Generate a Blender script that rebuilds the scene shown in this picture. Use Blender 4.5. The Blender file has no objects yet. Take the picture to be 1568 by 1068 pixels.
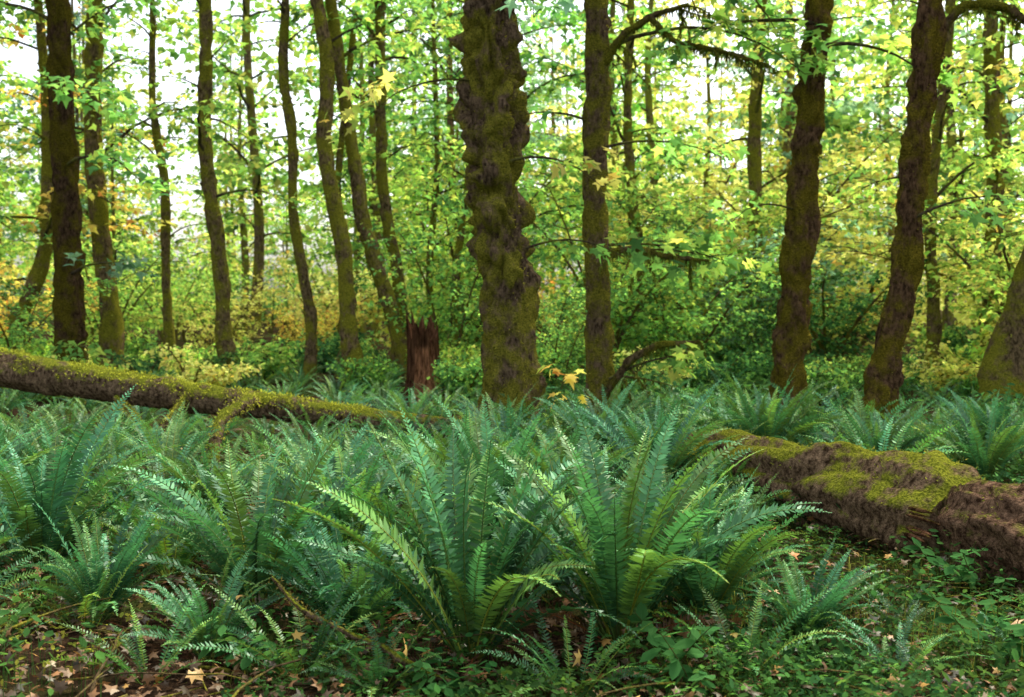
import bpy, math, random
import numpy as np
from mathutils import Vector, noise
rng=np.random.default_rng(11); random.seed(11)
scene=bpy.context.scene
scene.view_settings.view_transform='Standard'; scene.view_settings.look='None'; scene.view_settings.exposure=0

def gh(x,y):
    return 0.05*np.sin(x*.7+1)*np.cos(y*.5)+.035*np.sin(x*1.7+y*1.3)+.015*np.sin(x*4.1-y*3.3)

# ------------------------------------------------ mesh builder
class MB:
    def __init__(s): s.V=[];s.C=[];s.F=[];s.n=0
    def add(s,V,F,mat=0,col=(1,1,1),smooth=True):
        V=np.asarray(V,float).reshape(-1,3);F=np.asarray(F,int)
        c=np.asarray(col,float)
        if c.ndim==1: c=np.tile(c,(len(V),1))
        s.V.append(V);s.C.append(c);s.F.append((F+s.n,mat,smooth));s.n+=len(V)
    def pack(s):
        s.V=[np.concatenate(s.V)];s.C=[np.concatenate(s.C)]
        g={}
        for f,m,k in s.F: g.setdefault((f.shape[1],m,k),[]).append(f)
        s.F=[(np.concatenate(v),m,k) for (_,m,k),v in g.items()]
        return s
    def merge(s,src,x,y,z=0.,sc=1.,rot=None,cm=(1,1,1)):
        if len(src.V)>1: src.pack()
        r=random.uniform(0,6.283) if rot is None else rot
        c,q=math.cos(r),math.sin(r);M=np.array([[c,q,0],[-q,c,0],[0,0,1]])
        V=src.V[0]@M*sc+np.array([x,y,z])
        s.V.append(V);s.C.append(src.C[0]*np.array(cm))
        for f,m,k in src.F: s.F.append((f+s.n,m,k))
        s.n+=len(V)
    def mesh(s,name,mats):
        V=np.concatenate(s.V);C=np.concatenate(s.C)
        me=bpy.data.meshes.new(name)
        me.vertices.add(len(V));me.vertices.foreach_set('co',V.astype(np.float32).ravel())
        loops=np.concatenate([f.ravel() for f,_,_ in s.F])
        tot=np.concatenate([np.full(len(f),f.shape[1]) for f,_,_ in s.F])
        mi=np.concatenate([np.full(len(f),m) for f,m,_ in s.F])
        sm=np.concatenate([np.full(len(f),k) for f,_,k in s.F])
        st=np.concatenate([[0],np.cumsum(tot)[:-1]])
        me.loops.add(len(loops));me.loops.foreach_set('vertex_index',loops.astype(np.int32))
        me.polygons.add(len(tot));me.polygons.foreach_set('loop_start',st.astype(np.int32))
        me.polygons.foreach_set('material_index',mi.astype(np.int32))
        me.polygons.foreach_set('use_smooth',sm.astype(bool))
        for m in mats: me.materials.append(m)
        a=me.color_attributes.new('Col','FLOAT_COLOR','POINT')
        a.data.foreach_set('color',np.hstack([C,np.ones((len(C),1))]).astype(np.float32).ravel())
        me.update(calc_edges=True)
        return me
def obj(name,me,loc=(0,0,0),rot=(0,0,0),sc=(1,1,1),parent=None):
    o=bpy.data.objects.new(name,me);o.location=loc;o.rotation_euler=rot;o.scale=sc
    bpy.context.collection.objects.link(o)
    if parent: o.parent=parent
    return o
def norm(a): return a/np.maximum(np.linalg.norm(a,axis=-1,keepdims=True),1e-9)

# ------------------------------------------------ materials
def newmat(name):
    m=bpy.data.materials.new(name);m.use_nodes=True;nt=m.node_tree
    for n in list(nt.nodes): nt.nodes.remove(n)
    return m,nt,nt.nodes,nt.links
def leafmat(name,trans=.45,gloss=0.,rough=.4,tboost=(1.5,1.42,1.05)):
    m,nt,N,L=newmat(name)
    at=N.new('ShaderNodeAttribute');at.attribute_name='Col'
    p=N.new('ShaderNodeBsdfDiffuse')
    L.new(at.outputs[0],p.inputs['Color'])
    mul=N.new('ShaderNodeMixRGB');mul.blend_type='MULTIPLY';mul.use_clamp=True;mul.inputs[0].default_value=1;mul.inputs[2].default_value=(*tboost,1)
    L.new(at.outputs[0],mul.inputs[1])
    t=N.new('ShaderNodeBsdfTranslucent');L.new(mul.outputs[0],t.inputs['Color'])
    mx=N.new('ShaderNodeMixShader');mx.inputs[0].default_value=trans
    L.new(p.outputs[0],mx.inputs[1]);L.new(t.outputs[0],mx.inputs[2])
    out=mx
    if gloss>0:
        g=N.new('ShaderNodeBsdfGlossy');g.inputs['Roughness'].default_value=rough;g.inputs['Color'].default_value=(.85,1,.85,1)
        m2=N.new('ShaderNodeMixShader');m2.inputs[0].default_value=gloss
        L.new(mx.outputs[0],m2.inputs[1]);L.new(g.outputs[0],m2.inputs[2]);out=m2
    o=N.new('ShaderNodeOutputMaterial');L.new(out.outputs[0],o.inputs[0])
    return m
M_leaf=leafmat('maple_leaf',.55)
M_fern=leafmat('fern_frond',.3,.03,.42,(1.2,1.2,.7))
M_litter=leafmat('dead_leaf',.15,.04,.5,(1,1,1))
def barkmat(name,bark,bark2,moss,mossamt=.5,up=0.0,scale=3.0,bump=.6,vs=.3):
    m,nt,N,L=newmat(name)
    tc=N.new('ShaderNodeTexCoord');geo=N.new('ShaderNodeNewGeometry')
    mp=N.new('ShaderNodeMapping');mp.inputs['Scale'].default_value=(1,1,vs);L.new(tc.outputs['Object'],mp.inputs[0])
    n1=N.new('ShaderNodeTexNoise');n1.inputs['Scale'].default_value=24;n1.inputs['Detail'].default_value=6;n1.inputs['Roughness'].default_value=.7;L.new(mp.outputs[0],n1.inputs[0])
    r1=N.new('ShaderNodeValToRGB');r1.color_ramp.elements[0].position=.38;r1.color_ramp.elements[1].position=.66
    r1.color_ramp.elements[0].color=(*bark,1);r1.color_ramp.elements[1].color=(*bark2,1);L.new(n1.outputs[0],r1.inputs[0])
    n2=N.new('ShaderNodeTexNoise');n2.inputs['Scale'].default_value=scale;n2.inputs['Detail'].default_value=7;n2.inputs['Roughness'].default_value=.65;L.new(tc.outputs['Object'],n2.inputs[0])
    sx=N.new('ShaderNodeSeparateXYZ');L.new(geo.outputs['Normal'],sx.inputs[0])
    ma=N.new('ShaderNodeMath');ma.operation='MULTIPLY_ADD';ma.inputs[1].default_value=up;L.new(sx.outputs[2],ma.inputs[0]);L.new(n2.outputs[0],ma.inputs[2])
    mr=N.new('ShaderNodeMapRange');mr.inputs[1].default_value=.62-mossamt*.3;mr.inputs[2].default_value=.75-mossamt*.3;L.new(ma.outputs[0],mr.inputs[0])
    n3=N.new('ShaderNodeTexNoise');n3.inputs['Scale'].default_value=60;n3.inputs['Detail'].default_value=3;L.new(tc.outputs['Object'],n3.inputs[0])
    r3=N.new('ShaderNodeValToRGB');r3.color_ramp.elements[0].color=(moss[0]*.35,moss[1]*.4,moss[2]*.4,1);r3.color_ramp.elements[1].color=(moss[0]*1.7,moss[1]*1.6,moss[2]*1.5,1)
    r3.color_ramp.elements[0].position=.3;r3.color_ramp.elements[1].position=.72;L.new(n3.outputs[0],r3.inputs[0])
    mx=N.new('ShaderNodeMixRGB');L.new(mr.outputs[0],mx.inputs[0]);L.new(r1.outputs[0],mx.inputs[1]);L.new(r3.outputs[0],mx.inputs[2])
    at=N.new('ShaderNodeAttribute');at.attribute_name='Col'
    mu=N.new('ShaderNodeMixRGB');mu.blend_type='MULTIPLY';mu.inputs[0].default_value=1;L.new(mx.outputs[0],mu.inputs[1]);L.new(at.outputs[0],mu.inputs[2])
    p=N.new('ShaderNodeBsdfDiffuse');p.inputs['Roughness'].default_value=.6
    L.new(mu.outputs[0],p.inputs['Color'])
    b=N.new('ShaderNodeBump');b.inputs['Strength'].default_value=bump;b.inputs['Distance'].default_value=.04
    ad=N.new('ShaderNodeMath');ad.operation='ADD';L.new(n1.outputs[0],ad.inputs[0]);L.new(n3.outputs[0],ad.inputs[1])
    L.new(ad.outputs[0],b.inputs['Height']);L.new(b.outputs[0],p.inputs['Normal'])
    o=N.new('ShaderNodeOutputMaterial');L.new(p.outputs[0],o.inputs[0])
    return m
M_bark=barkmat('mossy_bark',(.03,.02,.012),(.2,.135,.08),(.15,.14,.02),.66,-.02,3,1.,.5)
M_log=barkmat('mossy_log',(.03,.018,.010),(.25,.17,.10),(.16,.18,.02),.16,.24,5,1.,.7)
M_rot=barkmat('rotten_bark',(.03,.016,.009),(.28,.165,.095),(.12,.13,.02),-.08,.18,5,1.,.7)
M_branch=barkmat('branch_bark',(.025,.02,.012),(.09,.07,.04),(.11,.12,.02),.5)
M_wood=barkmat('broken_wood',(.045,.024,.013),(.32,.19,.11),(.05,.05,.012),-.6,0,4,1.0,.15)
M_moss=leafmat('moss_tufts',.35)

# ------------------------------------------------ tubes & leaves
def frames(P):
    T=norm(np.gradient(P,axis=0))
    ref=np.tile(np.array([0.,0,1]),(len(P),1))
    if abs(T[:,2]).mean()>.75: ref=np.tile(np.array([0.,1,0]),(len(P),1))
    B=norm(np.cross(T,ref));N=np.cross(B,T)
    return T,B,N
def tube(mb,P,R,seg=6,mat=0,col=(1,1,1),cap=True,radf=None):
    P=np.asarray(P,float);R=np.asarray(R,float);n=len(P)
    T,B,N=frames(P)
    a=np.linspace(0,2*np.pi,seg,endpoint=False)
    rr=R[:,None]*np.ones(seg)[None]
    if radf is not None: rr=rr*radf(P,a)
    D=(np.cos(a)[None,:,None]*B[:,None]+np.sin(a)[None,:,None]*N[:,None])
    V=P[:,None]+D*rr[:,:,None]
    i=np.arange(n-1)[:,None]*seg;j=np.arange(seg)[None];k=(j+1)%seg
    F=np.stack([i+j,i+k,i+seg+k,i+seg+j],-1).reshape(-1,4)
    mb.add(V.reshape(-1,3),F,mat,col)
    if cap:
        mb.add(V[-1],np.arange(seg)[None],mat,col,False)
        mb.add(V[0],np.arange(seg)[::-1][None],mat,col,False)
    return V,D
def billow(amp,fz=2.2,ft=1.6,off=0.,fine=.05,bark=.0,zmod=None,warp=1.3):
    def f(P,a):
        out=np.ones((len(P),len(a)))
        arc=np.concatenate([[0],np.cumsum(np.linalg.norm(np.diff(P,axis=0),axis=1))])
        for i,s in enumerate(arc):
            A=amp if zmod is None else amp*zmod(P[i,2])
            for j,t in enumerate(a):
                c,q=math.cos(t),math.sin(t)
                wv=noise.noise(Vector((c*.8+off,q*.8,s*1.1)))
                v=Vector((c*ft+off,q*ft,(s+.25*wv)*fz+off+warp*wv))
                b=abs(noise.noise(v))*1.5+abs(noise.noise(v*2.1+Vector((5,0,0))))*.7
                o=1-A*.5+A*b+fine*noise.noise(v*6)
                if bark: o+=bark*abs(noise.noise(Vector((c*6+off,q*6,s*1.2))))*(1.3-min(1,A))
                out[i,j]=o
        return out
    return f
def smoothpath(pts,n):
    pts=np.array(pts,float)
    d=np.concatenate([[0],np.cumsum(np.linalg.norm(np.diff(pts[:,:3],axis=0),axis=1))]);d/=d[-1]
    t=np.linspace(0,1,n)
    out=np.stack([np.interp(t,d,pts[:,k]) for k in range(pts.shape[1])],1)
    k=max(3,n//(len(pts)*2))|1
    pad=np.concatenate([2*out[:1]-out[1:k//2+1][::-1],out,2*out[-1:]-out[-k//2:-1][::-1]])
    ker=np.ones(k)/k
    sm=np.stack([np.convolve(pad[:,c],ker,'same')[k//2:k//2+n] for c in range(out.shape[1])],1)
    return sm

_h=[(.30,-.05),(.20,.18),(.52,.45),(.17,.48)]
o=[(0,0)]+_h+[(0,1)]+[(-x,y) for x,y in _h[::-1]]
LV=np.array([(x*1.05,y,-.22*(x*x+ (y-.4)**2)) for x,y in o]+[(0,.3,0.02)])
LF=np.array([[10,0,1,2],[10,2,3,4],[10,4,5,6],[10,6,7,8],[10,8,9,0]])
MV=np.array([(0,0,0),(.5,.25,-.08),(.2,.48,0),(0,1,-.1),(-.2,.48,0),(-.5,.25,-.08),(0,.35,.03)]);MF=np.array([[6,0,1,2],[6,2,3,4],[6,4,5,0]])
QV=np.array([(0,0,0),(.42,.4,-.05),(0,1,-.08),(-.42,.4,-.05)]);QF=np.array([[0,1,2,3]])
OV=np.array([(0,0,0),(.28,.35,.02),(.2,.75,.0),(0,1,-.05),(-.2,.75,.0),(-.28,.35,.02)]);OF=np.array([[0,1,2,3],[0,3,4,5]])
TPL={'lobed':(LV,LF),'mid':(MV,MF),'far':(QV,QF),'oval':(OV,OF)}
def put_leaves(mb,kind,P,az,tilt,pitch,size,col,mat):
    TV,TF=TPL[kind];n=len(P)
    T=np.stack([np.cos(az)*np.cos(pitch),np.sin(az)*np.cos(pitch),np.sin(pitch)],1)
    S=np.stack([-np.sin(az),np.cos(az),np.zeros(n)],1)
    U=np.cross(T,S);U=np.where(U[:,2:3]<0,-U,U)
    S2=S*np.cos(tilt)[:,None]+U*np.sin(tilt)[:,None];U2=np.cross(T,-S2)
    U2=np.where(U2[:,2:3]<0,-U2,U2)
    V=P[:,None]+size[:,None,None]*(TV[None,:,0:1]*S2[:,None]+TV[None,:,1:2]*T[:,None]+TV[None,:,2:3]*U2[:,None])
    F=(TF[None]+(np.arange(n)*len(TV))[:,None,None]).reshape(-1,TF.shape[1])
    mb.add(V.reshape(-1,3),F,mat,np.repeat(col,len(TV),0),False)

PAL={
 'green':[((.17,.38,.09),5),((.29,.50,.10),3),((.48,.60,.11),1.2),((.08,.20,.06),2.5)],
 'ygreen':[((.40,.58,.11),4),((.27,.48,.09),4),((.66,.68,.15),2),((.12,.27,.06),2.4)],
 'yellow':[((.84,.76,.22),4.5),((.66,.68,.17),4),((.38,.53,.11),2.6),((.8,.54,.12),.7)],
 'orange':[((.78,.54,.12),4),((.76,.66,.14),3),((.68,.30,.07),1.2),((.40,.48,.08),2.4)],
 'dark':[((.04,.12,.04),4),((.08,.20,.055),3),((.18,.33,.07),1)],
 'blue':[((.20,.38,.23),4),((.30,.50,.31),2),((.09,.21,.09),2.2)],
}
def palcol(pal,n):
    e=PAL[pal];w=np.array([x[1] for x in e]);w=w/w.sum()
    c=np.array([x[0] for x in e])[rng.choice(len(e),n,p=w)]
    return np.minimum(c*rng.uniform(.65,1.3,(n,1)),.92)
def poly(p0,az,el,L,n,droop,curl):
    P=[np.array(p0,float)];st=L/n
    for i in range(n):
        P.append(P[-1]+st*np.array([math.cos(az)*math.cos(el),math.sin(az)*math.cos(el),math.sin(el)]))
        el-=droop/n*random.uniform(.3,1.7);az+=random.gauss(0,curl)
    return np.array(P)
class Leaves:
    def __init__(s): s.P=[];s.az=[];s.c=[]
TWIGS=True
def spray(mb,lv,p0,az,el,L,r0,pal,dens=1.,droop=.5,leafgap=.085,mat=0,bare=.15,seg=5):
    n=8;P=poly(p0,az,el,L,n,droop,.2)
    R=r0*(1-.85*np.linspace(0,1,n+1));tube(mb,P,R,seg if TWIGS else 3,mat,cap=False)
    nt=max(4,int(L/.22));side=1;bright=random.uniform(.55,1.3)  # random tone per spray; dark ones paint shadow clumps into the leaf colour
    for s in np.linspace(bare,1,nt):
        f=s*n;i=min(int(f),n-1);p=P[i]+(P[i+1]-P[i])*(f-i)
        d=P[i+1]-P[i];a0=math.atan2(d[1],d[0])
        side=-side
        tl=(L*.36*(1-.65*s)+.22)*random.uniform(.6,1.2)
        ta=a0+side*random.uniform(.6,1.15)*(1-.5*s*s)
        Q=poly(p,ta,random.uniform(-.25,.5),tl,4,random.uniform(.3,1.1),.15)
        if TWIGS: tube(mb,Q,max(.0035,r0*.22)*(1-.7*np.linspace(0,1,5)),3,mat,cap=False)
        m=max(3,int(tl/leafgap*1.7*dens))
        t=rng.uniform(.12,1.02,m)*4;ii=np.minimum(t.astype(int),3)
        q=Q[ii]+(Q[ii+1]-Q[ii])*(t-ii)[:,None]
        sd=rng.choice([-1,1],m)
        la=ta+sd*rng.uniform(.3,1.4,m)
        off=rng.uniform(.01,.09,m)
        q=q+np.stack([np.cos(la)*off,np.sin(la)*off,rng.normal(0,.05,m)],1)
        lv.P.append(q);lv.az.append(la);lv.c.append(palcol(pal,m)*bright)
def flush(mb,lv,kind,size,mat):
    P=np.concatenate(lv.P);n=len(P);az=np.concatenate(lv.az);c=np.concatenate(lv.c)
    put_leaves(mb,kind,P,az,rng.normal(0,.55,n),rng.normal(-.45,.45,n),size*rng.uniform(.55,1.3,n),c,mat)
    return n
NL=0
def tree_mesh(name,path,pal,h0,nb,blen,kind='mid',size=.15,seg=12,rings=60,rf=None,dens=1.,taper=.5,trunkcol=(1,1,1),extra=(),droop=.9,els=(.1,1.0)):
    global NL
    mb=MB();S=smoothpath(path,rings);P=S[:,:3];R=np.maximum(S[:,3],.008)
    V,D=tube(mb,P,R,seg,0,trunkcol,radf=rf)
    lv=Leaves();top=P[-1,2]
    for b in range(nb):
        u=(b+random.random())/nb;h=h0+(top-h0)*u**.9
        i=int(np.argmin(abs(P[:,2]-h)));p=P[i]
        az=b*2.399+random.uniform(-.4,.4)
        L=blen*(1-taper*u)*random.uniform(.5,1.2)
        spray(mb,lv,p,az,random.uniform(*els),L,min(R[i]*.45,.010+L*.010),pal,dens,droop,mat=1)
    for e in extra: spray(mb,lv,e[0],e[1],e[2],e[3],e[4],e[5],dens,e[6],mat=1,bare=e[7])
    if lv.P: NL+=flush(mb,lv,kind,size,2)
    return mb,V,D,(P,R)
def tufts(mb,V,D,n,ln,col,mat,upmin=-2.,wid=.25):
    V=V.reshape(-1,3);D=D.reshape(-1,3)
    ok=np.where(D[:,2]>upmin)[0];i=rng.choice(ok,n)
    w8=np.array([noise.noise(Vector(p*2.5)) for p in V[i]]);i=i[w8>-.12];n=len(i)
    j=rng.normal(0,.02,(n,3));p=V[i]+j*.8-D[i]*.006
    d=norm(D[i]+rng.normal(0,.45,(n,3))+np.array([0,0,-.25]));w=norm(np.cross(d,rng.normal(0,1,(n,3))))
    l=ln*rng.uniform(.4,1.4,n)[:,None]
    T=np.stack([p-w*l*wid,p+w*l*wid,p+d*l],1)
    c=np.array(col)*rng.uniform(.4,1.5,(n,1))
    mb.add(T.reshape(-1,3),np.arange(3*n).reshape(-1,3),mat,np.repeat(c,3,0),False)
def mossy_limb(mb,pts,twigs=6,col=(.10,.12,.02)):
    S=smoothpath(pts,34);V,D=tube(mb,S[:,:3],S[:,3],9,0,(.8,.85,.7),radf=billow(.7,7,1.2,random.uniform(0,40)))
    def strands(P,n,ln):
        i=rng.integers(1,len(P),n);p=P[i]+rng.normal(0,.012,(n,3));l=ln*rng.uniform(.2,1.2,n)[:,None]
        w=norm(np.stack([rng.normal(0,1,n),rng.normal(0,1,n),0*rng.random(n)],1))*.010
        tip=p+np.array([0,0,-1])*l+rng.normal(0,.02,(n,3))
        c=np.array(col)*rng.uniform(.4,1.4,(n,1))
        mb.add(np.stack([p-w,p+w,tip],1).reshape(-1,3),np.arange(3*n).reshape(-1,3),3,np.repeat(c,3,0),False)
    tufts(mb,V,D,500,.03,col,3);strands(S[:,:3],260,.13)
    for k in range(twigs):
        i=random.randint(8,33);Q=poly(S[i,:3],random.uniform(-1.2,1.2)+(3.14 if random.random()<.3 else 0),random.uniform(-.9,.1),random.uniform(.25,.7),6,random.uniform(-.4,.8),.3)
        tube(mb,Q,np.linspace(.014,.006,7),5,0,(.8,.85,.7));strands(Q,70,.1)
MATS=[M_bark,M_branch,M_leaf,M_moss]
MC=(.2,.185,.028)

# ------------------------------------------------ foreground trees
def hero(name,path,rf,pal,h0,nb,blen,tuft,seg=40,rings=220,extra=(),kind='lobed',size=.17,tc=(1,1,1),dens=.8,mc=MC,limbs=()):
    mb,V,D,_=tree_mesh(name,path,pal,h0,nb,blen,kind,size,seg,rings,rf,dens,extra=extra,trunkcol=tc)
    if tuft: tufts(mb,V,D,tuft,.03,mc,3)
    for l in limbs: mossy_limb(mb,l)
    return obj(name,mb.mesh(name,MATS))
hero('bigleaf_maple_tree',[(.03,12,-.15,.44),(.01,12,.15,.34),(-.02,12,.7,.29),(-.03,12,1.24,.28),(-.065,12,1.67,.265),(-.14,12,2.3,.285),(-.2,12,3.0,.265),(-.22,12,3.5,.27),(-.25,12,4.1,.265),(-.26,12,4.9,.225),(-.3,12,6.5,.2),(-.2,12.2,10,.16),(0,12.2,14,.08)],
     billow(.85,2.5,1.7,21.3,.06,.14,lambda z:.28+.72*min(1,max(0,(z-1.1)/.8)),.2),'green',6,11,2.8,14000,72,460,
     extra=[((-.2,11.8,5.6),-1.2,-.1,2.2,.03,'blue',1.3,.3),((.0,11.9,5.4),-.5,.1,2.6,.03,'ygreen',1.2,.2),((-.1,11.8,3.0),-.2,.35,1.2,.02,'yellow',1.1,.4),((.15,11.9,2.1),.1,.3,1.3,.015,'green',.9,.3),((-.3,11.9,3.9),3.3,.1,1.6,.015,'yellow',1.2,.5),((.2,11.8,.7),-.3,.2,.6,.008,'orange',.8,.3)])
hero('red_alder_tree',[(1.12,13.5,-.1,.24),(1.1,13.5,.3,.165),(1.08,13.5,1.5,.15),(1.02,13.5,2.6,.14),(1.06,13.5,3.9,.14),(1.04,13.5,5.3,.135),(1.05,13.5,8,.11),(1.1,13.4,13,.05)],
     billow(.4,2.4,1.2,9.1,.05,.08),'green',6,10,2.5,5000,32,260,
     extra=[((1.2,13.4,4.6),-.4,.35,2.5,.03,'green',1.1,.45),((1.2,13.4,2.15),-.2,.0,1.7,.02,'ygreen',.3,.35),((1.2,13.4,2.2),.3,.1,1.5,.02,'green',.6,.3),((1.2,13.3,.55),-.3,.5,1.4,.02,'ygreen',.8,.5),((1.0,13.5,3.7),3.4,.4,1.2,.02,'green',1,.3),((1.15,13.4,3.4),.2,.25,1.8,.02,'green',.8,.3),((1.1,13.4,5.6),-.3,.1,2.6,.03,'green',1.2,.3)],
     limbs=[[(1.05,13.5,4.3,.05),(1.35,13.3,4.75,.045),(1.7,13.2,4.95,.04),(2.1,13.1,5.05,.02)],[(1.65,13.2,4.93,.035),(1.95,13.1,4.6,.032),(2.4,13.,4.5,.028),(3.0,12.9,4.3,.012)],[(1.1,13.4,2.1,.045),(1.5,13.3,2.16,.04),(1.9,13.2,2.05,.035),(2.4,13.2,2.0,.015)],[(1.15,13.4,.3,.05),(1.4,13.2,.75,.045),(1.75,13.1,.98,.045),(2.25,13,1.02,.02)]])
hero('bigleaf_maple_tree',[(3.4,13.5,-.15,.25),(3.43,13.5,.2,.2),(3.5,13.5,1.2,.175),(3.6,13.5,2.5,.165),(3.66,13.5,3.6,.155),(3.8,13.5,5.3,.15),(3.95,13.5,8,.13),(4.1,13.5,13,.06)],
     billow(.65,2.6,1.3,5.7,.05,.08,None,.4),'ygreen',6,10,2.6,6000,36,260,tc=(.8,.7,.62),mc=(.13,.11,.02),
     extra=[((3.7,13.4,4.9),3.0,.2,2.2,.03,'green',1.0,.3),((3.7,13.4,4.6),-.2,.2,1.6,.03,'ygreen',1.2,.3),((3.6,13.4,2.6),3.1,.3,1.3,.015,'green',1.,.35)])
hero('bigleaf_maple_tree',[(3.98,12,-.15,.23),(4.02,12,.1,.18),(4.15,12,.8,.15),(4.3,12,1.5,.13),(4.4,12,2.3,.135),(4.44,12,3.2,.12),(4.53,12,4.2,.125),(4.6,12,4.9,.12),(4.9,12,7,.12),(5.4,12.2,12,.05)],
     billow(.65,2.6,1.3,12.7,.05,.08,None,.4),'yellow',5.5,10,2.6,5500,32,260,tc=(.78,.67,.58),mc=(.13,.11,.02),
     extra=[((4.6,11.9,4.9),-.1,.1,2.4,.03,'ygreen',1.0,.3),((4.6,11.9,5.2),-.6,.0,2.6,.04,'yellow',1.2,.3),((4.35,11.9,2.4),-.2,.5,1.2,.02,'green',1.0,.3)],
     limbs=[[(4.55,12,4.3,.05),(4.9,11.9,4.75,.05),(5.3,11.8,4.7,.05),(5.9,11.7,4.2,.02)]])
hero('bigleaf_maple_tree',[(-7.0,17,-.15,.3),(-6.98,17,.3,.23),(-6.95,17,2,.2),(-7.0,17,4,.18),(-7.05,17,6.2,.17),(-7.1,17,9,.15),(-7.3,17,14,.06)],
     billow(.5,2,1.2,1.2),'green',4.8,18,3.2,3000,28,180,tc=(.5,.45,.42),kind='mid',mc=(.08,.08,.018),
     extra=[((-6.9,16.9,1.9),-.5,.3,1.6,.03,'blue',.9,.3),((-6.9,16.9,3.6),-.8,.2,2.6,.03,'green',.9,.3),((-6.9,16.9,4.6),-1.1,.2,2.8,.03,'green',.9,.3),((-6.9,16.9,.7),-.8,.3,1.5,.03,'green',.7,.3)])

# ------------------------------------------------ middle distance trees
mids=[
 ([(-7.5,20,-.1,.24),(-7.4,20,1,.18),(-7.7,20,4,.16),(-7.6,20,7,.14),(-7.8,20,13,.05)],'green',3.6,22,2.7),
 ([(-6.3,20,-.1,.10),(-6.4,20,2,.08),(-6.35,20,3.5,.08),(-6.6,20,5,.07),(-6.5,20,9,.03)],'ygreen',2.4,14,1.5),
 ([(-4.93,19,-.1,.22),(-5.05,19,.6,.15),(-5.1,19,2,.13),(-5.35,19,4,.12),(-5.3,19,6.5,.10),(-5.6,19,12,.04)],'ygreen',2.8,20,2.0),
 ([(-3.6,19,-.1,.13),(-3.5,19,1,.10),(-3.85,19,3,.09),(-3.8,19,4.3,.08),(-4.0,19,5.5,.08),(-3.7,19,10,.03)],'green',5.4,12,1.9),
 ([(-2.6,18.5,-.1,.2),(-2.8,18.5,1,.14),(-2.85,18.5,2.3,.13),(-3.2,18.5,4,.12),(-3.1,18.5,5.5,.11),(-3.3,18.5,6.6,.10),(-3.4,18.5,11,.04)],'green',5.4,15,2.2),
 ([(-1.75,19,-.1,.17),(-2.1,19,1.2,.14),(-2.6,19,2.8,.12),(-2.8,19,4.2,.11),(-3.2,19,7,.10),(-3.0,19,12,.04)],'ygreen',5.2,14,2.2),
 ([(-2.2,20,-.1,.14),(-2.0,20,1.5,.11),(-2.4,20,3.5,.10),(-2.4,20,7,.09),(-2.6,20,12,.04)],'green',3.8,18,2.0),
 ([(-3.4,21,-.1,.09),(-3.1,21,1.5,.08),(-3.4,21,3.5,.07),(-3.0,21,7,.05)],'green',1.6,8,1.2),
 ([(-1.6,22,-.1,.08),(-1.7,22,2,.07),(-1.5,22,4,.06),(-1.6,22,8,.03)],'ygreen',2.2,18,2.0),
 ([(-1.0,21,-.1,.08),(-1.1,21,2,.07),(-.8,21,4,.06),(-.9,21,8,.03)],'green',2.2,18,2.0),
 ([(-9.4,20.5,-.1,.18),(-9.2,20,1,.14),(-8.6,20,2.2,.13),(-8.5,20,5,.1),(-8.8,20,9,.04)],'orange',1.2,22,2.2),
 ([(7.0,18,-.1,.14),(7.05,18,1,.11),(6.9,18,3,.09),(7.2,18,6,.08),(7.3,18,10,.03)],'ygreen',2.8,20,2.2),
 ([(7.0,15.5,-.1,.34),(7.15,15.5,.8,.26),(7.5,15.5,2.2,.22),(8.1,15.5,4,.19),(8.8,15.5,8,.12),(9,15.5,12,.04)],'yellow',3,20,2.8),
 ([(5.0,23,-.1,.2),(5.2,23,2,.15),(5.1,23,5,.13),(5.3,23,9,.1),(5.3,23,15,.04)],'yellow',3.6,24,3.),
 ([(.2,21,-.1,.12),(-.3,21,2,.1),(-.1,21,5,.08),(-.2,21,9,.06),(0,21,12,.03)],'green',2.6,24,2.5),
 ([(2.4,22,-.1,.14),(2.6,22,2,.11),(2.3,22,5,.09),(2.5,22,11,.04)],'ygreen',2.6,24,2.6),
 ([(-10.5,18,-.1,.18),(-10.6,18,3,.15),(-10.4,18,7,.12),(-10.4,18,12,.04)],'green',2.6,22,2.8),
 ([(8.8,20,-.1,.18),(8.9,20,3,.15),(8.7,20,7,.12),(9,20,12,.04)],'ygreen',2.4,22,2.8),
]
for n_,(path,pal,h0,nb,bl) in enumerate(mids):
    mb,V,D,_=tree_mesh('m',path,pal,h0,nb,bl,'mid',.15,12,80,billow(.45,2,1.2,n_*3.1),.8,trunkcol=(1.2,1.25,1.05))
    tufts(mb,V,D,1100,.05,(.26,.27,.04),3)
    obj('maple_tree',mb.mesh('maple_tree',MATS))
def vine(pal,H,stems=5,dens=1.,kind='mid',size=.14,spread=1.2):
    mb=MB();lv=Leaves()
    for s in range(stems):
        az=s*6.283/stems+random.uniform(-.5,.5)
        P=poly((random.gauss(0,.12),random.gauss(0,.12),-.1),az,random.uniform(1.15,1.45),H*random.uniform(.75,1.1),14,random.uniform(.3,1.0)*spread,.07)
        R=.05*(1-.8*np.linspace(0,1,15));tube(mb,P,R,6,0,cap=False)
        for k in range(3,15):
            for q in range(2):
                spray(mb,lv,P[k],az+random.uniform(-2.,2.)+q*3,random.uniform(0,.5),random.uniform(.7,1.5)*H/5,.010,pal,dens,.5,mat=1)
    flush(mb,lv,kind,size,2)
    return mb.pack()
SP={'g':('green',5,5),'y':('yellow',4.6,5),'yg':('ygreen',5.5,5),'o':('orange',4,5),'d':('dark',3.5,5),'b':('blue',5,5)}
VM={k:vine(p,h,s,.75).mesh('vine_maple',MATS) for k,(p,h,s) in SP.items()}
TWIGS=False
VF={k:vine(p,h,4,.5,'far',.18) for k,(p,h,s) in SP.items()}
def low(pal,H=1.3): return vine(pal,H,5,.7,'far',.11)
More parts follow.
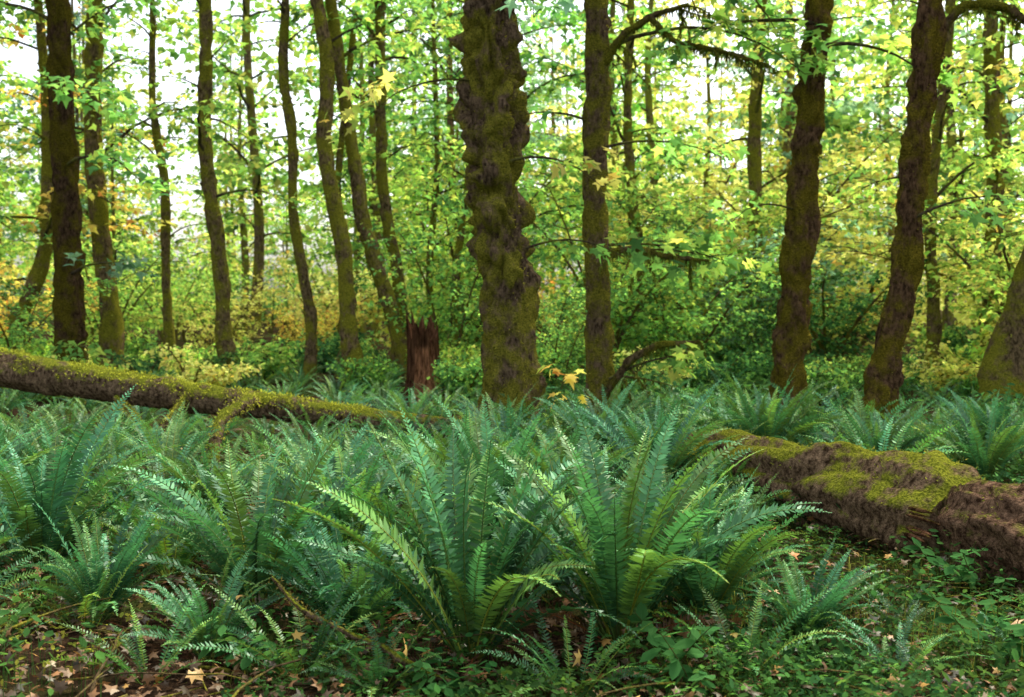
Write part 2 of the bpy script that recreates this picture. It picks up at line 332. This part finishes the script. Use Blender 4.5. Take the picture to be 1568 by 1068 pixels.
LOW={'g':low('green'),'yg':low('ygreen'),'y':low('yellow'),'d':low('dark')}
def inst(name,me,x,y,s=1.,parent=None,dz=0):
    return obj(name,me,(x,y,float(gh(x,y))+dz),(0,0,random.uniform(0,6.28)),(s*random.uniform(.9,1.1),s*random.uniform(.9,1.1),s*random.uniform(.9,1.1)),parent)
for k,x,y,s in [('o',-10.2,21,.75),('yg',-8.6,23,.7),('y',-6.4,24,.5),('o',-4.6,24,.45),('g',-8.6,18.6,.5),('g',-1.1,19,.65),('yg',-.6,23,1.0),('g',1.6,18.5,.8),
   ('g',2.9,19,.65),('yg',3.6,23,1.1),('y',5.6,25,1.3),('y',4.2,27,1.4),('y',7.4,24,1.2),('d',5.8,20,.75),('d',4.6,19.5,.5),('yg',8.2,17,.8),('y',9.2,18,1),('b',4.9,22,.8),('g',.7,16.5,.4),('yg',-.9,26,1.2)]:
    inst('vine_maple',VM[k],x,y,s)

# ------------------------------------------------ distant forest (one mass)
def cmv(a=.25,h=.12):
    b=random.uniform(1-a,1+a);return (b*random.uniform(1-h,1+h),b,b*random.uniform(.9,1.2))
FM={}
for key,(pal,H,h0,bl,nb) in {'tg':('green',16,3.,3.6,32),'tyg':('ygreen',15,2.5,3.6,32),'ty':('yellow',13,2,3.6,30),'tb':('blue',18,3,3.2,36)}.items():
    mb,V,D,_=tree_mesh('t',[(0,0,-.2,.17),(.25,0,3,.13),(-.1,.1,8,.1),(.2,0,H,.03)],pal,h0,nb,bl,'far',.22,6,20,None,.6,.55,trunkcol=(1.5,1.5,1.4))
    FM[key]=mb.pack()
big=MB();pts=[];tries=0
while len(pts)<84 and tries<12000:
    tries+=1
    y=26+40*random.random()**1.2;b=random.uniform(-.66,.66);x=b*y
    if any((x-a)**2+(y-c)**2<(2.9+.024*y)**2 for a,c in pts): continue
    g1=-.235<b<-.14;g2=-.385<b<-.27;gap=g1 or g2
    if gap and random.random()<.88: continue
    if b<-.1 and random.random()<.25: continue
    pts.append((x,y))
    if b>.15: k=random.choices(['ty','tyg','tb','tg'],[5.5,4,2.,1.5])[0]
    elif b>-.1: k=random.choices(['ty','tyg','tb','tg'],[.8,4,1.6,3.2])[0]
    else: k=random.choices(['ty','tyg','tb','tg'],[.7,4,2,3.5])[0]
    s=random.uniform(.8,1.1)*(.55 if gap else 1)
    big.merge(FM[k],x,y,float(gh(x,y)),s,cm=cmv(.3))
for i in range(44):
    b=-.75+1.5*(i+random.random())/44;y=random.uniform(68,84)
    gap=-.235<b<-.14 or -.385<b<-.27
    big.merge(FM[random.choice(['tyg','tg','tb','ty'])],b*y,y,0,random.uniform(.75,1.15)*(.6 if gap else 1),cm=cmv(.3))
for i in range(76):
    y=25+45*random.random();x=random.uniform(-.7,.7)*y;b=x/y
    k=random.choices(['g','y','yg','o','b','d'],[1.6,2.4,2.8,1.4 if b<-.2 else .2,.8,.6])[0]
    big.merge(VF[k],x,y,float(gh(x,y)),random.uniform(.55,.95),cm=cmv())
obj('distant_forest',big.mesh('distant_forest',MATS))
big=MB()
for i in range(90):
    y=random.uniform(15.5,27);x=random.uniform(-.62,.62)*y
    if -.12<x/y<-.04 and y<18: continue
    big.merge(LOW[random.choices(['g','yg','y','d'],[4,3.5,1.5,1.5])[0]],x,y,float(gh(x,y)),random.uniform(.35,.8),cm=cmv())
obj('understory_shrubs',big.mesh('understory_shrubs',MATS))

# ------------------------------------------------ ferns
def fern_mesh(nf,L0,npin=44,brown=3,erect=1.,tone=(1,1,1),simple=False):
    mb=MB()
    for f in range(nf+brown):
        dead=f>=nf
        az=f*2.399+random.uniform(-.35,.35)
        u=(f%nf)/nf
        L=L0*random.uniform(.75,1.12)*(.6 if dead else 1)
        e0=(1.45-.75*u*random.uniform(.6,1.2))*erect if not dead else random.uniform(.1,.6)
        bend=random.uniform(.35,1.15)+.3*u if not dead else random.uniform(.8,1.5)
        n=22;t=np.linspace(0,1,n+1);el=e0-bend*t**1.8;st=L/n
        azs=az+random.gauss(0,.25)*t
        dp=np.stack([np.cos(azs)*np.cos(el),np.sin(azs)*np.cos(el),np.sin(el)],1)*st
        P=np.concatenate([[[0,0,0]],np.cumsum(dp,0)[:-1]])+np.array([math.cos(az)*.05,math.sin(az)*.05,0])
        P[:,2]=np.maximum(P[:,2],.015)
        base=np.array([.044,.14,.05]) if random.random()<.66 else np.array([.085,.175,.035])
        base=base*random.uniform(.5,1.5)*np.array(tone)
        if dead: base=np.array([.13,.06,.025])*random.uniform(.5,1.2)
        T=norm(np.gradient(P,axis=0));
        roll=random.gauss(0,.45)
        S=np.stack([-np.sin(azs),np.cos(azs),0*azs],1);U=np.cross(T,S)
        U=np.where((U[:,2:3]<0),-U,U)
        S2=S*math.cos(roll)+U*math.sin(roll);U2=np.cross(T,S2)
        tube(mb,P,(.0045*(1-.8*t)+.0006)*L,3,0,np.minimum(base*np.array([2.2,1.2,.7]),1),cap=False)
        s=np.linspace(.14,.995,npin);k=s*n;i=np.minimum(k.astype(int),n-1);fr=(k-i)[:,None]
        p=P[i]+(P[i+1]-P[i])*fr
        prof=np.interp(s,[.14,.22,.4,.6,.8,.92,1.],[.5,.85,1,.9,.6,.32,.05])*.072*L*random.uniform(.85,1.15)
        for sd in (-1,1):
            q=p+T[i]*rng.normal(0,.002,npin)[:,None]+T[i]*(.005*sd)
            d=norm(S2[i]*sd+T[i]*(np.interp(s,[0,1],[.15,.75])[:,None]+rng.normal(0,.08,(npin,1)))+U2[i]*(.18+rng.normal(.0,.14,(npin,1)))+np.array([0,0,-.12]))
            w=norm(T[i]-d*np.sum(T[i]*d,1,keepdims=True))+U2[i]*rng.normal(0,.25,(npin,1))
            ln=prof[:,None]*rng.uniform(.8,1.1,(npin,1));wd=((.0086 if not simple else .013)*L)*np.interp(s,[0,.7,1],[1,1,.45])[:,None]
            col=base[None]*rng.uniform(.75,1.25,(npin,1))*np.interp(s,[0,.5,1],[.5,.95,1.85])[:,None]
            if simple:
                V=np.stack([q,q+d*ln*.4+w*wd,q+d*ln,q+d*ln*.4-w*wd],1);F=np.array([[0,1,2,3]])+(np.arange(npin)*4)[:,None];r_=4
            else:
                V=np.stack([q,q+d*ln*.22+w*wd,q+d*ln*.6+w*wd*.75,q+d*ln,q+d*ln*.6-w*wd*.75,q+d*ln*.22-w*wd],1)
                F=(np.array([[0,1,2,5],[5,2,3,4]])[None]+(np.arange(npin)*6)[:,None,None]).reshape(-1,4);r_=6
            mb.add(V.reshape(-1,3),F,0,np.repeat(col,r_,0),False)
    return mb.pack()
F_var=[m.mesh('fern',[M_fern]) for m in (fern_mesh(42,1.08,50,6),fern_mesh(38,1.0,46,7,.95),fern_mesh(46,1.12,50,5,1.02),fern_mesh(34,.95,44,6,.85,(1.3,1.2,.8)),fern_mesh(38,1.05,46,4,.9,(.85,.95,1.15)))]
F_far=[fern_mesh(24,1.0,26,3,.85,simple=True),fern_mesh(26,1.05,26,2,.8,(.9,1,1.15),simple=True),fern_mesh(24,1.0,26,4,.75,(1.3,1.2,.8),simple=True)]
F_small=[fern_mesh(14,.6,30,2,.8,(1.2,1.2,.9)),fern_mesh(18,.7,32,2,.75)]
ferns_hero=[(-.18,4.75,1.0,0),(.5,4.95,1.02,2),(-1.3,5.5,1.0,1),(-2.65,6.0,1.0,4),(-.1,6.5,.85,0),(1.15,8.6,.95,4),(2.35,10,.85,2),(3.3,9.6,.8,1),(3.95,9.0,.8,0),(4.6,10.2,.85,4),
 (-2.0,7.2,.62,2),(-3.1,7.4,.72,0),(-1.25,7.0,.8,4),(-.6,7.7,.75,1),(.35,7.6,.8,2),(-3.9,8.2,.75,1),(.0,9.3,.75,4),(-.65,6.0,.8,3),(1.0,6.6,.75,1),(.75,9.8,.75,1),(1.7,8.3,.6,3),(-3.4,6.4,.85,2),(-1.95,6.1,.75,3),(-2.0,5.2,.6,4),(.2,5.7,.8,4),(1.15,5.7,.5,0),(-.78,5.2,.72,4),(-2.7,5.1,.6,0),(.95,5.3,.7,0),(-1.0,6.3,.8,2),(.5,6.2,.8,1),(-.3,7.0,.75,2),(-1.35,4.75,.5,1),(1.35,4.9,.5,4)]
used=[]
for x,y,s,v in ferns_hero:
    inst('sword_fern',F_var[v],x,y,s);used.append((x,y))
big=MB();t=0;c=0
while c<360 and t<16000:
    t+=1
    y=6+15*random.random();x=random.uniform(-.6,.6)*y
    if any((x-a)**2+(y-b)**2<(.46 if y<12 else .6)**2 for a,b in used): continue
    lx=1.65+(9-y)*.48
    if y<9.4 and abs(x-lx)<.75: continue
    if y<8.6 and x>lx-.6: continue
    if y<7.4 and x>1.15: continue
    if x>2.2 and 13<y and random.random()<.5: continue
    if -6.3<x<-.5 and abs(y-(12-.18*(x+.5)))<.35: continue
    if -.31<x/y<-.235 and 7.4<y<11: continue
    used.append((x,y));c+=1
    s=random.uniform(.5,.75)*(1 if y<12 else .82)
    if x>.5 and y<11.5: s*=1.1
    if -4.5<x<-.5 and 9.5<y<12: s*=.75
    big.merge(random.choice(F_far),x,y,float(gh(x,y))-.03,s,cm=cmv(.35,.2))
for x,y,s in [(-1.5,4.4,.7),(-.9,4.5,.8),(.25,4.3,.7),(.95,4.4,.8),(1.3,4.9,.6),(-2.0,5.0,.9),(-.55,4.35,.6),(1.05,5.6,.8),(2.7,5.0,.4),(-2.6,4.9,.8),(1.9,5.2,.4),(-2.2,4.4,.6),(1.6,4.4,.5),(2.2,4.6,.4)]:
    big.merge(random.choice(F_small),x,y,float(gh(x,y)),s,cm=cmv())
obj('fern_undergrowth',big.mesh('fern_undergrowth',[M_fern]))

# ------------------------------------------------ ground
def ground():
    a=np.linspace(-1,1,260);X=np.sign(a)*(abs(a)**2.6)*160;
    b=np.linspace(0,1,300);Y=-12+b**2.4*230
    xx,yy=np.meshgrid(X,Y);zz=gh(xx,yy)
    for i in range(yy.shape[0]):
        for j in range(xx.shape[1]):
            if yy[i,j]<16 and abs(xx[i,j])<10: zz[i,j]+=.05*noise.noise(Vector((xx[i,j]*3,yy[i,j]*3,0)))+.02*noise.noise(Vector((xx[i,j]*11,yy[i,j]*11,0)))
    V=np.stack([xx,yy,zz-.01],-1).reshape(-1,3)
    i=np.arange(299)[:,None]*260;j=np.arange(259)[None];F=np.stack([i+j,i+j+1,i+261+j,i+260+j],-1).reshape(-1,4)
    mb=MB();mb.add(V,F)
    m,nt,N,L=newmat('forest_floor')
    tc=N.new('ShaderNodeTexCoord')
    n1=N.new('ShaderNodeTexNoise');n1.inputs['Scale'].default_value=30;n1.inputs['Detail'].default_value=10;n1.inputs['Roughness'].default_value=.75;L.new(tc.outputs['Object'],n1.inputs[0])
    r=N.new('ShaderNodeValToRGB');e=r.color_ramp.elements;e[0].position=.36;e[0].color=(.010,.007,.005,1);e[1].position=.7;e[1].color=(.11,.06,.03,1)
    k=e.new(.52);k.color=(.04,.024,.014,1);L.new(n1.outputs[0],r.inputs[0])
    n2=N.new('ShaderNodeTexNoise');n2.inputs['Scale'].default_value=1.1;n2.inputs['Detail'].default_value=5;L.new(tc.outputs['Object'],n2.inputs[0])
    mr=N.new('ShaderNodeMapRange');mr.inputs[1].default_value=.48;mr.inputs[2].default_value=.62;L.new(n2.outputs[0],mr.inputs[0])
    r2=N.new('ShaderNodeValToRGB');e=r2.color_ramp.elements;e[0].position=.3;e[0].color=(.012,.022,.006,1);e[1].position=.75;e[1].color=(.07,.09,.02,1);L.new(n1.outputs[0],r2.inputs[0])
    mx=N.new('ShaderNodeMixRGB');L.new(mr.outputs[0],mx.inputs[0]);L.new(r.outputs[0],mx.inputs[1]);L.new(r2.outputs[0],mx.inputs[2])
    p=N.new('ShaderNodeBsdfDiffuse');L.new(mx.outputs[0],p.inputs['Color'])
    bm=N.new('ShaderNodeBump');bm.inputs['Distance'].default_value=.04;bm.inputs['Strength'].default_value=.9;L.new(n1.outputs[0],bm.inputs['Height']);L.new(bm.outputs[0],p.inputs['Normal'])
    o=N.new('ShaderNodeOutputMaterial');L.new(p.outputs[0],o.inputs[0])
    obj('forest_ground',mb.mesh('forest_ground',[m]))
ground()

def cover(n,R,hmin,hmax,ls,cols,kind='oval',tri=True):
    mb=MB();r=R*np.sqrt(rng.random(n));a=rng.uniform(0,6.28,n)
    x=r*np.cos(a);y=r*np.sin(a);z=rng.uniform(hmin,hmax,n)*(1-.5*(r/R)**2)
    base=rng.uniform(0,6.28,n);c=np.array(cols)[rng.integers(0,len(cols),n)]*rng.uniform(.4,1.5,(n,1))
    for k in range(3 if tri else 1):
        put_leaves(mb,kind,np.stack([x,y,z],1),base+k*2.094,rng.normal(0,.4,n),rng.normal(-.1,.4,n),ls*rng.uniform(.6,1.3,n),c,0)
    w=.0015
    P0=np.stack([x+rng.normal(0,.015,n),y+rng.normal(0,.015,n),0*z-.03],1);P1=np.stack([x,y,z],1);d=np.array([w,0,0])
    mb.add(np.stack([P0-d,P0+d,P1],1).reshape(-1,3),np.arange(3*n).reshape(-1,3),0,np.repeat(c*.8,3,0),False)
    return mb.pack()
G1=[(.05,.13,.03),(.07,.155,.03),(.04,.10,.028)]
CV=[cover(220,.5,.03,.16,.030,G1),cover(190,.5,.04,.22,.036,G1),cover(140,.45,.05,.3,.05,[(.035,.10,.028),(.055,.13,.03)],tri=False),cover(220,.5,.02,.1,.022,[(.09,.13,.022),(.13,.155,.025)])]
def grass(n,R,h,col):
    mb=MB();r=R*np.sqrt(rng.random(n));a=rng.uniform(0,6.28,n);p=np.stack([r*np.cos(a),r*np.sin(a),0*r-.02],1)
    az=rng.uniform(0,6.28,n);H=h*rng.uniform(.4,1.2,n);o=rng.uniform(.2,.8,n)*H
    d=np.stack([np.cos(az),np.sin(az),0*az],1);s=np.stack([-np.sin(az),np.cos(az),0*az],1)*.0022
    up=np.array([0,0,1.])
    p1=p+d*(o*.35)[:,None]+up*(H*.7)[:,None];p2=p+d*o[:,None]+up*(H*(.95-.3*rng.random(n)))[:,None]
    V=np.stack([p-s,p+s,p1+s*.8,p1-s*.8,p2],1)
    c=np.array(col)*rng.uniform(.6,1.5,(n,1))
    F4=np.array([[0,1,2,3]])+(np.arange(n)*5)[:,None];F3=np.array([[3,2,4]])+(np.arange(n)*5)[:,None]
    mb.add(V.reshape(-1,3),F4,0,np.repeat(c,5,0),False);mb.F.append((F3,0,False))
    return mb.pack()
GR=[grass(90,.3,.3,(.11,.14,.025)),grass(120,.4,.16,(.12,.13,.025))]
big=MB()
for i in range(300):
    y=3.6+8.5*random.random()**1.3;x=random.uniform(-.6,.62)*y
    if x<.8 and y<5.6 and random.random()<.84: continue
    if x<0 and y>6 and random.random()<.75: continue
    if x>.8 and random.random()<.12: continue
    big.merge(random.choices(CV,[4,3,3,2])[0],x,y,float(gh(x,y)),random.uniform(.6,1.2),cm=cmv(.45,.2))
for i in range(60):
    y=11+10*random.random();x=random.uniform(0,.6)*y
    big.merge(random.choice(CV[:3]),x,y,float(gh(x,y)),random.uniform(1.5,2.4),cm=cmv(.3))
obj('ground_cover',big.mesh('ground_cover',[M_leaf]))
big=MB()
for i in range(14):
    x=random.uniform(.9,3.2);y=random.uniform(3.9,6.2);big.merge(GR[i%2],x,y,float(gh(x,y)),random.uniform(.6,1.1),cm=cmv())
for i in range(6):
    x=random.uniform(-3,-.5);y=random.uniform(4.0,6.4);big.merge(GR[i%2],x,y,float(gh(x,y)),random.uniform(.6,1.),cm=cmv())
obj('grass_tufts',big.mesh('grass_tufts',[M_leaf]))
mb=MB();n=10000
y=3.4+9*rng.random(n)**1.7;x=rng.uniform(-.62,.62,n)*y
P=np.stack([x,y,gh(x,y)+rng.uniform(.01,.1,n)],1)
LC=np.array([(.22,.10,.035),(.13,.065,.03),(.34,.18,.04),(.07,.038,.02),(.5,.36,.07),(.34,.25,.14)])
c=LC[rng.choice(6,n,p=[.32,.30,.08,.26,.015,.025])]*rng.uniform(.5,1.3,(n,1))
put_leaves(mb,'lobed',P,rng.uniform(0,6.28,n),rng.normal(0,.5,n),rng.normal(0,.35,n),rng.uniform(.02,.07,n),c,0)
m=36;y=3.8+5*rng.random(m);x=rng.uniform(-.5,.55,m)*y
put_leaves(mb,'lobed',np.stack([x,y,gh(x,y)+rng.uniform(.04,.2,m)],1),rng.uniform(0,6.28,m),rng.normal(0,.8,m),rng.normal(0,.6,m),rng.uniform(.05,.10,m),np.array([(.55,.35,.1),(.55,.34,.18),(.5,.2,.05)])[rng.integers(0,3,m)],0)
obj('leaf_litter',mb.mesh('leaf_litter',[M_litter]))
mb=MB()
for i in range(360):
    y=3.6+6*random.random();x=random.uniform(-.6,.6)*y
    P=poly((x,y,float(gh(x,y))+.03),random.uniform(0,6.28),random.uniform(-.1,.35),random.uniform(.15,.9),6,.3,.25)
    tube(mb,P,np.linspace(1,.4,7)*random.uniform(.003,.01),4,0,(1.6,1.4,1.2),cap=False)
obj('fallen_twigs',mb.mesh('fallen_twigs',[M_branch]))
mb=MB();P=smoothpath([(-1.1,4.9,.3,.008),(-.95,4.75,.2,.012),(-.7,4.6,.13,.014),(-.55,4.5,.11,.015),(-.4,4.4,.05,.014),(-.25,4.3,.03,.008)],50)
V,D=tube(mb,P[:,:3],P[:,3],8,0,radf=billow(.5,8,1.5));tufts(mb,V,D,600,.014,(.18,.15,.04),1)
obj('fallen_branch',mb.mesh('fallen_branch',[M_log,M_moss]))

# ------------------------------------------------ logs
mb=MB()
S=smoothpath([(-7.2,13.4,.84,.23),(-6.1,13.1,.68,.22),(-4.6,12.7,.5,.19),(-3.2,12.3,.36,.15),(-1.9,12.0,.24,.13),(-.5,11.8,.1,.1)],220)
V,D=tube(mb,S[:,:3],S[:,3],24,0,radf=billow(.25,1.2,1.2,4.4,.05,.1));tufts(mb,V,D,9000,.03,(.32,.34,.04),1,.1)
for pp in ([(-2.9,12.2,.36,.06),(-2.75,11.3,.5,.06),(-2.6,10.5,.54,.06),(-2.66,9.8,.46,.055),(-2.58,9.3,.24,.05),(-2.52,9.1,-.1,.045)],[(-3.7,12.3,.45,.035),(-3.9,12.0,.1,.03),(-4.1,11.8,-.1,.025)],[(-4.6,12.5,.4,.035),(-4.3,12.3,.2,.03),(-4.2,12.2,-.05,.025)],[(-1.7,12,.2,.03),(-1.5,11.9,.0,.025),(-1.4,11.9,-.15,.02)]):
    S=smoothpath(pp,30);V,D=tube(mb,S[:,:3],S[:,3],10,0,radf=billow(.3,3));tufts(mb,V,D,1200,.025,(.42,.42,.06),1)
obj('fallen_log',mb.mesh('fallen_log',[M_log,M_moss]))
mb=MB()
S=smoothpath([(1.5,9.3,.15,.19),(1.62,9.05,.16,.25),(1.95,8.4,.17,.28),(2.35,7.5,.19,.31),(2.62,6.9,.19,.33),(2.72,6.65,.19,.32),(2.76,6.56,.19,.24)],260)
V,D=tube(mb,S[:,:3],S[:,3],64,0,(1.15,1.1,1.05),radf=billow(.35,.9,1.3,7.7,.05,.16));tufts(mb,V,D,3600,.018,(.21,.22,.035),1,.2)
S=smoothpath([(2.74,6.62,.18,.17),(2.78,6.52,.18,.29),(3.0,6.0,.18,.31),(3.5,4.9,.15,.31),(4.1,3.6,.12,.28)],200)
V,D=tube(mb,S[:,:3],S[:,3],64,2,radf=billow(.35,.7,1.5,17.7,.07,.25));tufts(mb,V,D,2200,.018,(.2,.21,.03),1,.3)
for k in range(12):
    t=random.uniform(0,1);p=np.array([2.46-.1*t,6.85-.5*t,.12+.22*random.random()])
    Q=poly(p,-1.05+random.gauss(0,.12),random.uniform(-.15,.05),random.uniform(.12,.28),4,.1,.05)
    tube(mb,Q,np.array([.4,1,.9,.7,.3])*random.uniform(.012,.026),5,2,(.9,.75,.65),cap=True)
obj('fallen_log',mb.mesh('fallen_log',[M_log,M_moss,M_rot]))
def stump():
    mb=MB();seg=64;rings=50;cx,cy=-1.28,16.0
    V=[];C=[]
    for i in range(rings):
        u=i/(rings-1)
        for j in range(seg):
            t=j/seg*2*math.pi
            top=1.08+.18*noise.noise(Vector((math.cos(t)*1.5,math.sin(t)*1.5,3)))+.3*noise.noise(Vector((math.cos(t)*4,math.sin(t)*4,1)))+.16*math.cos(t-math.pi*.75)
            z=-.1+u*(top+.1)
            r=.22+.17*math.exp(-max(z,0)*4)+.06*noise.noise(Vector((math.cos(t)*4,math.sin(t)*4,z*.8)))+.02*noise.noise(Vector((math.cos(t)*14,math.sin(t)*14,z*1.5)))
            cut=max(0,math.cos(t+math.pi*.42));r-=.08*cut*max(0,min(1,(z-.1)*2.2))
            V.append((cx+r*math.cos(t)-.04*u,cy+r*math.sin(t),z))
            k=cut>.62 and z<.8; C.append((1.15,.9,.75) if k else (.34,.28,.24))
    i=np.arange(rings-1)[:,None]*seg;j=np.arange(seg)[None];k=(j+1)%seg
    F=np.stack([i+j,i+k,i+seg+k,i+seg+j],-1).reshape(-1,4);mb.add(V,F,0,np.array(C))
    top=np.array(V[-seg:]);cen=top.mean(0);inn=cen+(top-cen)*.55;inn[:,2]-=.18
    VV=np.concatenate([top,inn,[cen-[0,0,.3]]]);j=np.arange(seg);k=(j+1)%seg
    mb.add(VV,np.stack([j,k,seg+k,seg+j],1),0,(.5,.4,.35),False)
    mb.F.append((np.stack([seg+j,seg+k,np.full(seg,2*seg)],1)+mb.n-len(VV),0,False))
    obj('broken_stump',mb.mesh('broken_stump',[M_wood]))
stump()
def herb(n,h,size,cols):
    mb=MB()
    for i in range(n):
        P=poly((random.gauss(0,.1),random.gauss(0,.1),0),random.uniform(0,6.28),random.uniform(.8,1.4),h*random.uniform(.6,1.2),6,.5,.2)
        tube(mb,P,np.linspace(.004,.0015,7),4,0,(.08,.1,.03),cap=False)
        m=9;ii=rng.integers(2,7,m);c=np.array(cols)[rng.integers(0,len(cols),m)]*rng.uniform(.7,1.3,(m,1))
        put_leaves(mb,'oval',P[ii],rng.uniform(0,6.28,m),rng.normal(0,.3,m),rng.normal(-.1,.3,m),size*rng.uniform(.6,1.2,m),c,0)
    return mb.mesh('herb',[M_leaf])
HB=[herb(7,.28,.08,[(.05,.15,.04),(.07,.19,.05)]),herb(9,.24,.06,[(.08,.2,.04),(.11,.23,.04)])]
for x,y in [(-1.15,4.65),(-1.0,4.5),(-.3,4.3),(.6,4.25),(2.2,5.0),(1.9,5.6),(2.4,5.8),(2.6,5.4),(1.6,6.6),(1.2,7.2),(-2.3,5.2),(2.1,4.5)]:
    inst('leafy_herb',HB[random.randint(0,1)],x,y,random.uniform(.8,1.2))

# ------------------------------------------------ light, sky, camera
el=math.radians(58);azd=math.radians(42)
w=bpy.data.worlds.new('World');scene.world=w;w.use_nodes=True;nt=w.node_tree
sky=nt.nodes.new('ShaderNodeTexSky');sky.sky_type='NISHITA';sky.sun_disc=False;sky.sun_elevation=el;sky.sun_rotation=azd;sky.dust_density=4;sky.air_density=1.0;sky.ozone_density=1.0
hs=nt.nodes.new('ShaderNodeHueSaturation');hs.inputs['Saturation'].default_value=.4;hs.inputs['Value'].default_value=3.3
nt.links.new(sky.outputs[0],hs.inputs['Color']);bg=nt.nodes['Background'];nt.links.new(hs.outputs[0],bg.inputs[0]);bg.inputs[1].default_value=.15
sd=bpy.data.lights.new('sun','SUN');sd.energy=5;sd.angle=math.radians(12);sd.color=(1,.96,.86)
so=bpy.data.objects.new('sun',sd);bpy.context.collection.objects.link(so)
dirv=Vector((math.sin(azd)*math.cos(el),math.cos(azd)*math.cos(el),math.sin(el)))
so.rotation_euler=dirv.to_track_quat('Z','Y').to_euler();so.location=(0,0,30)
cam=bpy.data.cameras.new('camera');co=bpy.data.objects.new('camera',cam);bpy.context.collection.objects.link(co)
cam.lens=38;cam.sensor_width=36;cam.clip_end=800;co.location=(0,0,1.6);co.rotation_euler=(math.radians(90-2.9),0,0)
cam.dof.use_dof=True;cam.dof.focus_distance=6.0;cam.dof.aperture_fstop=2.8
scene.camera=co
print('LEAVES',NL,'polys',sum(len(o.data.polygons) for o in bpy.data.objects if o.type=='MESH'))
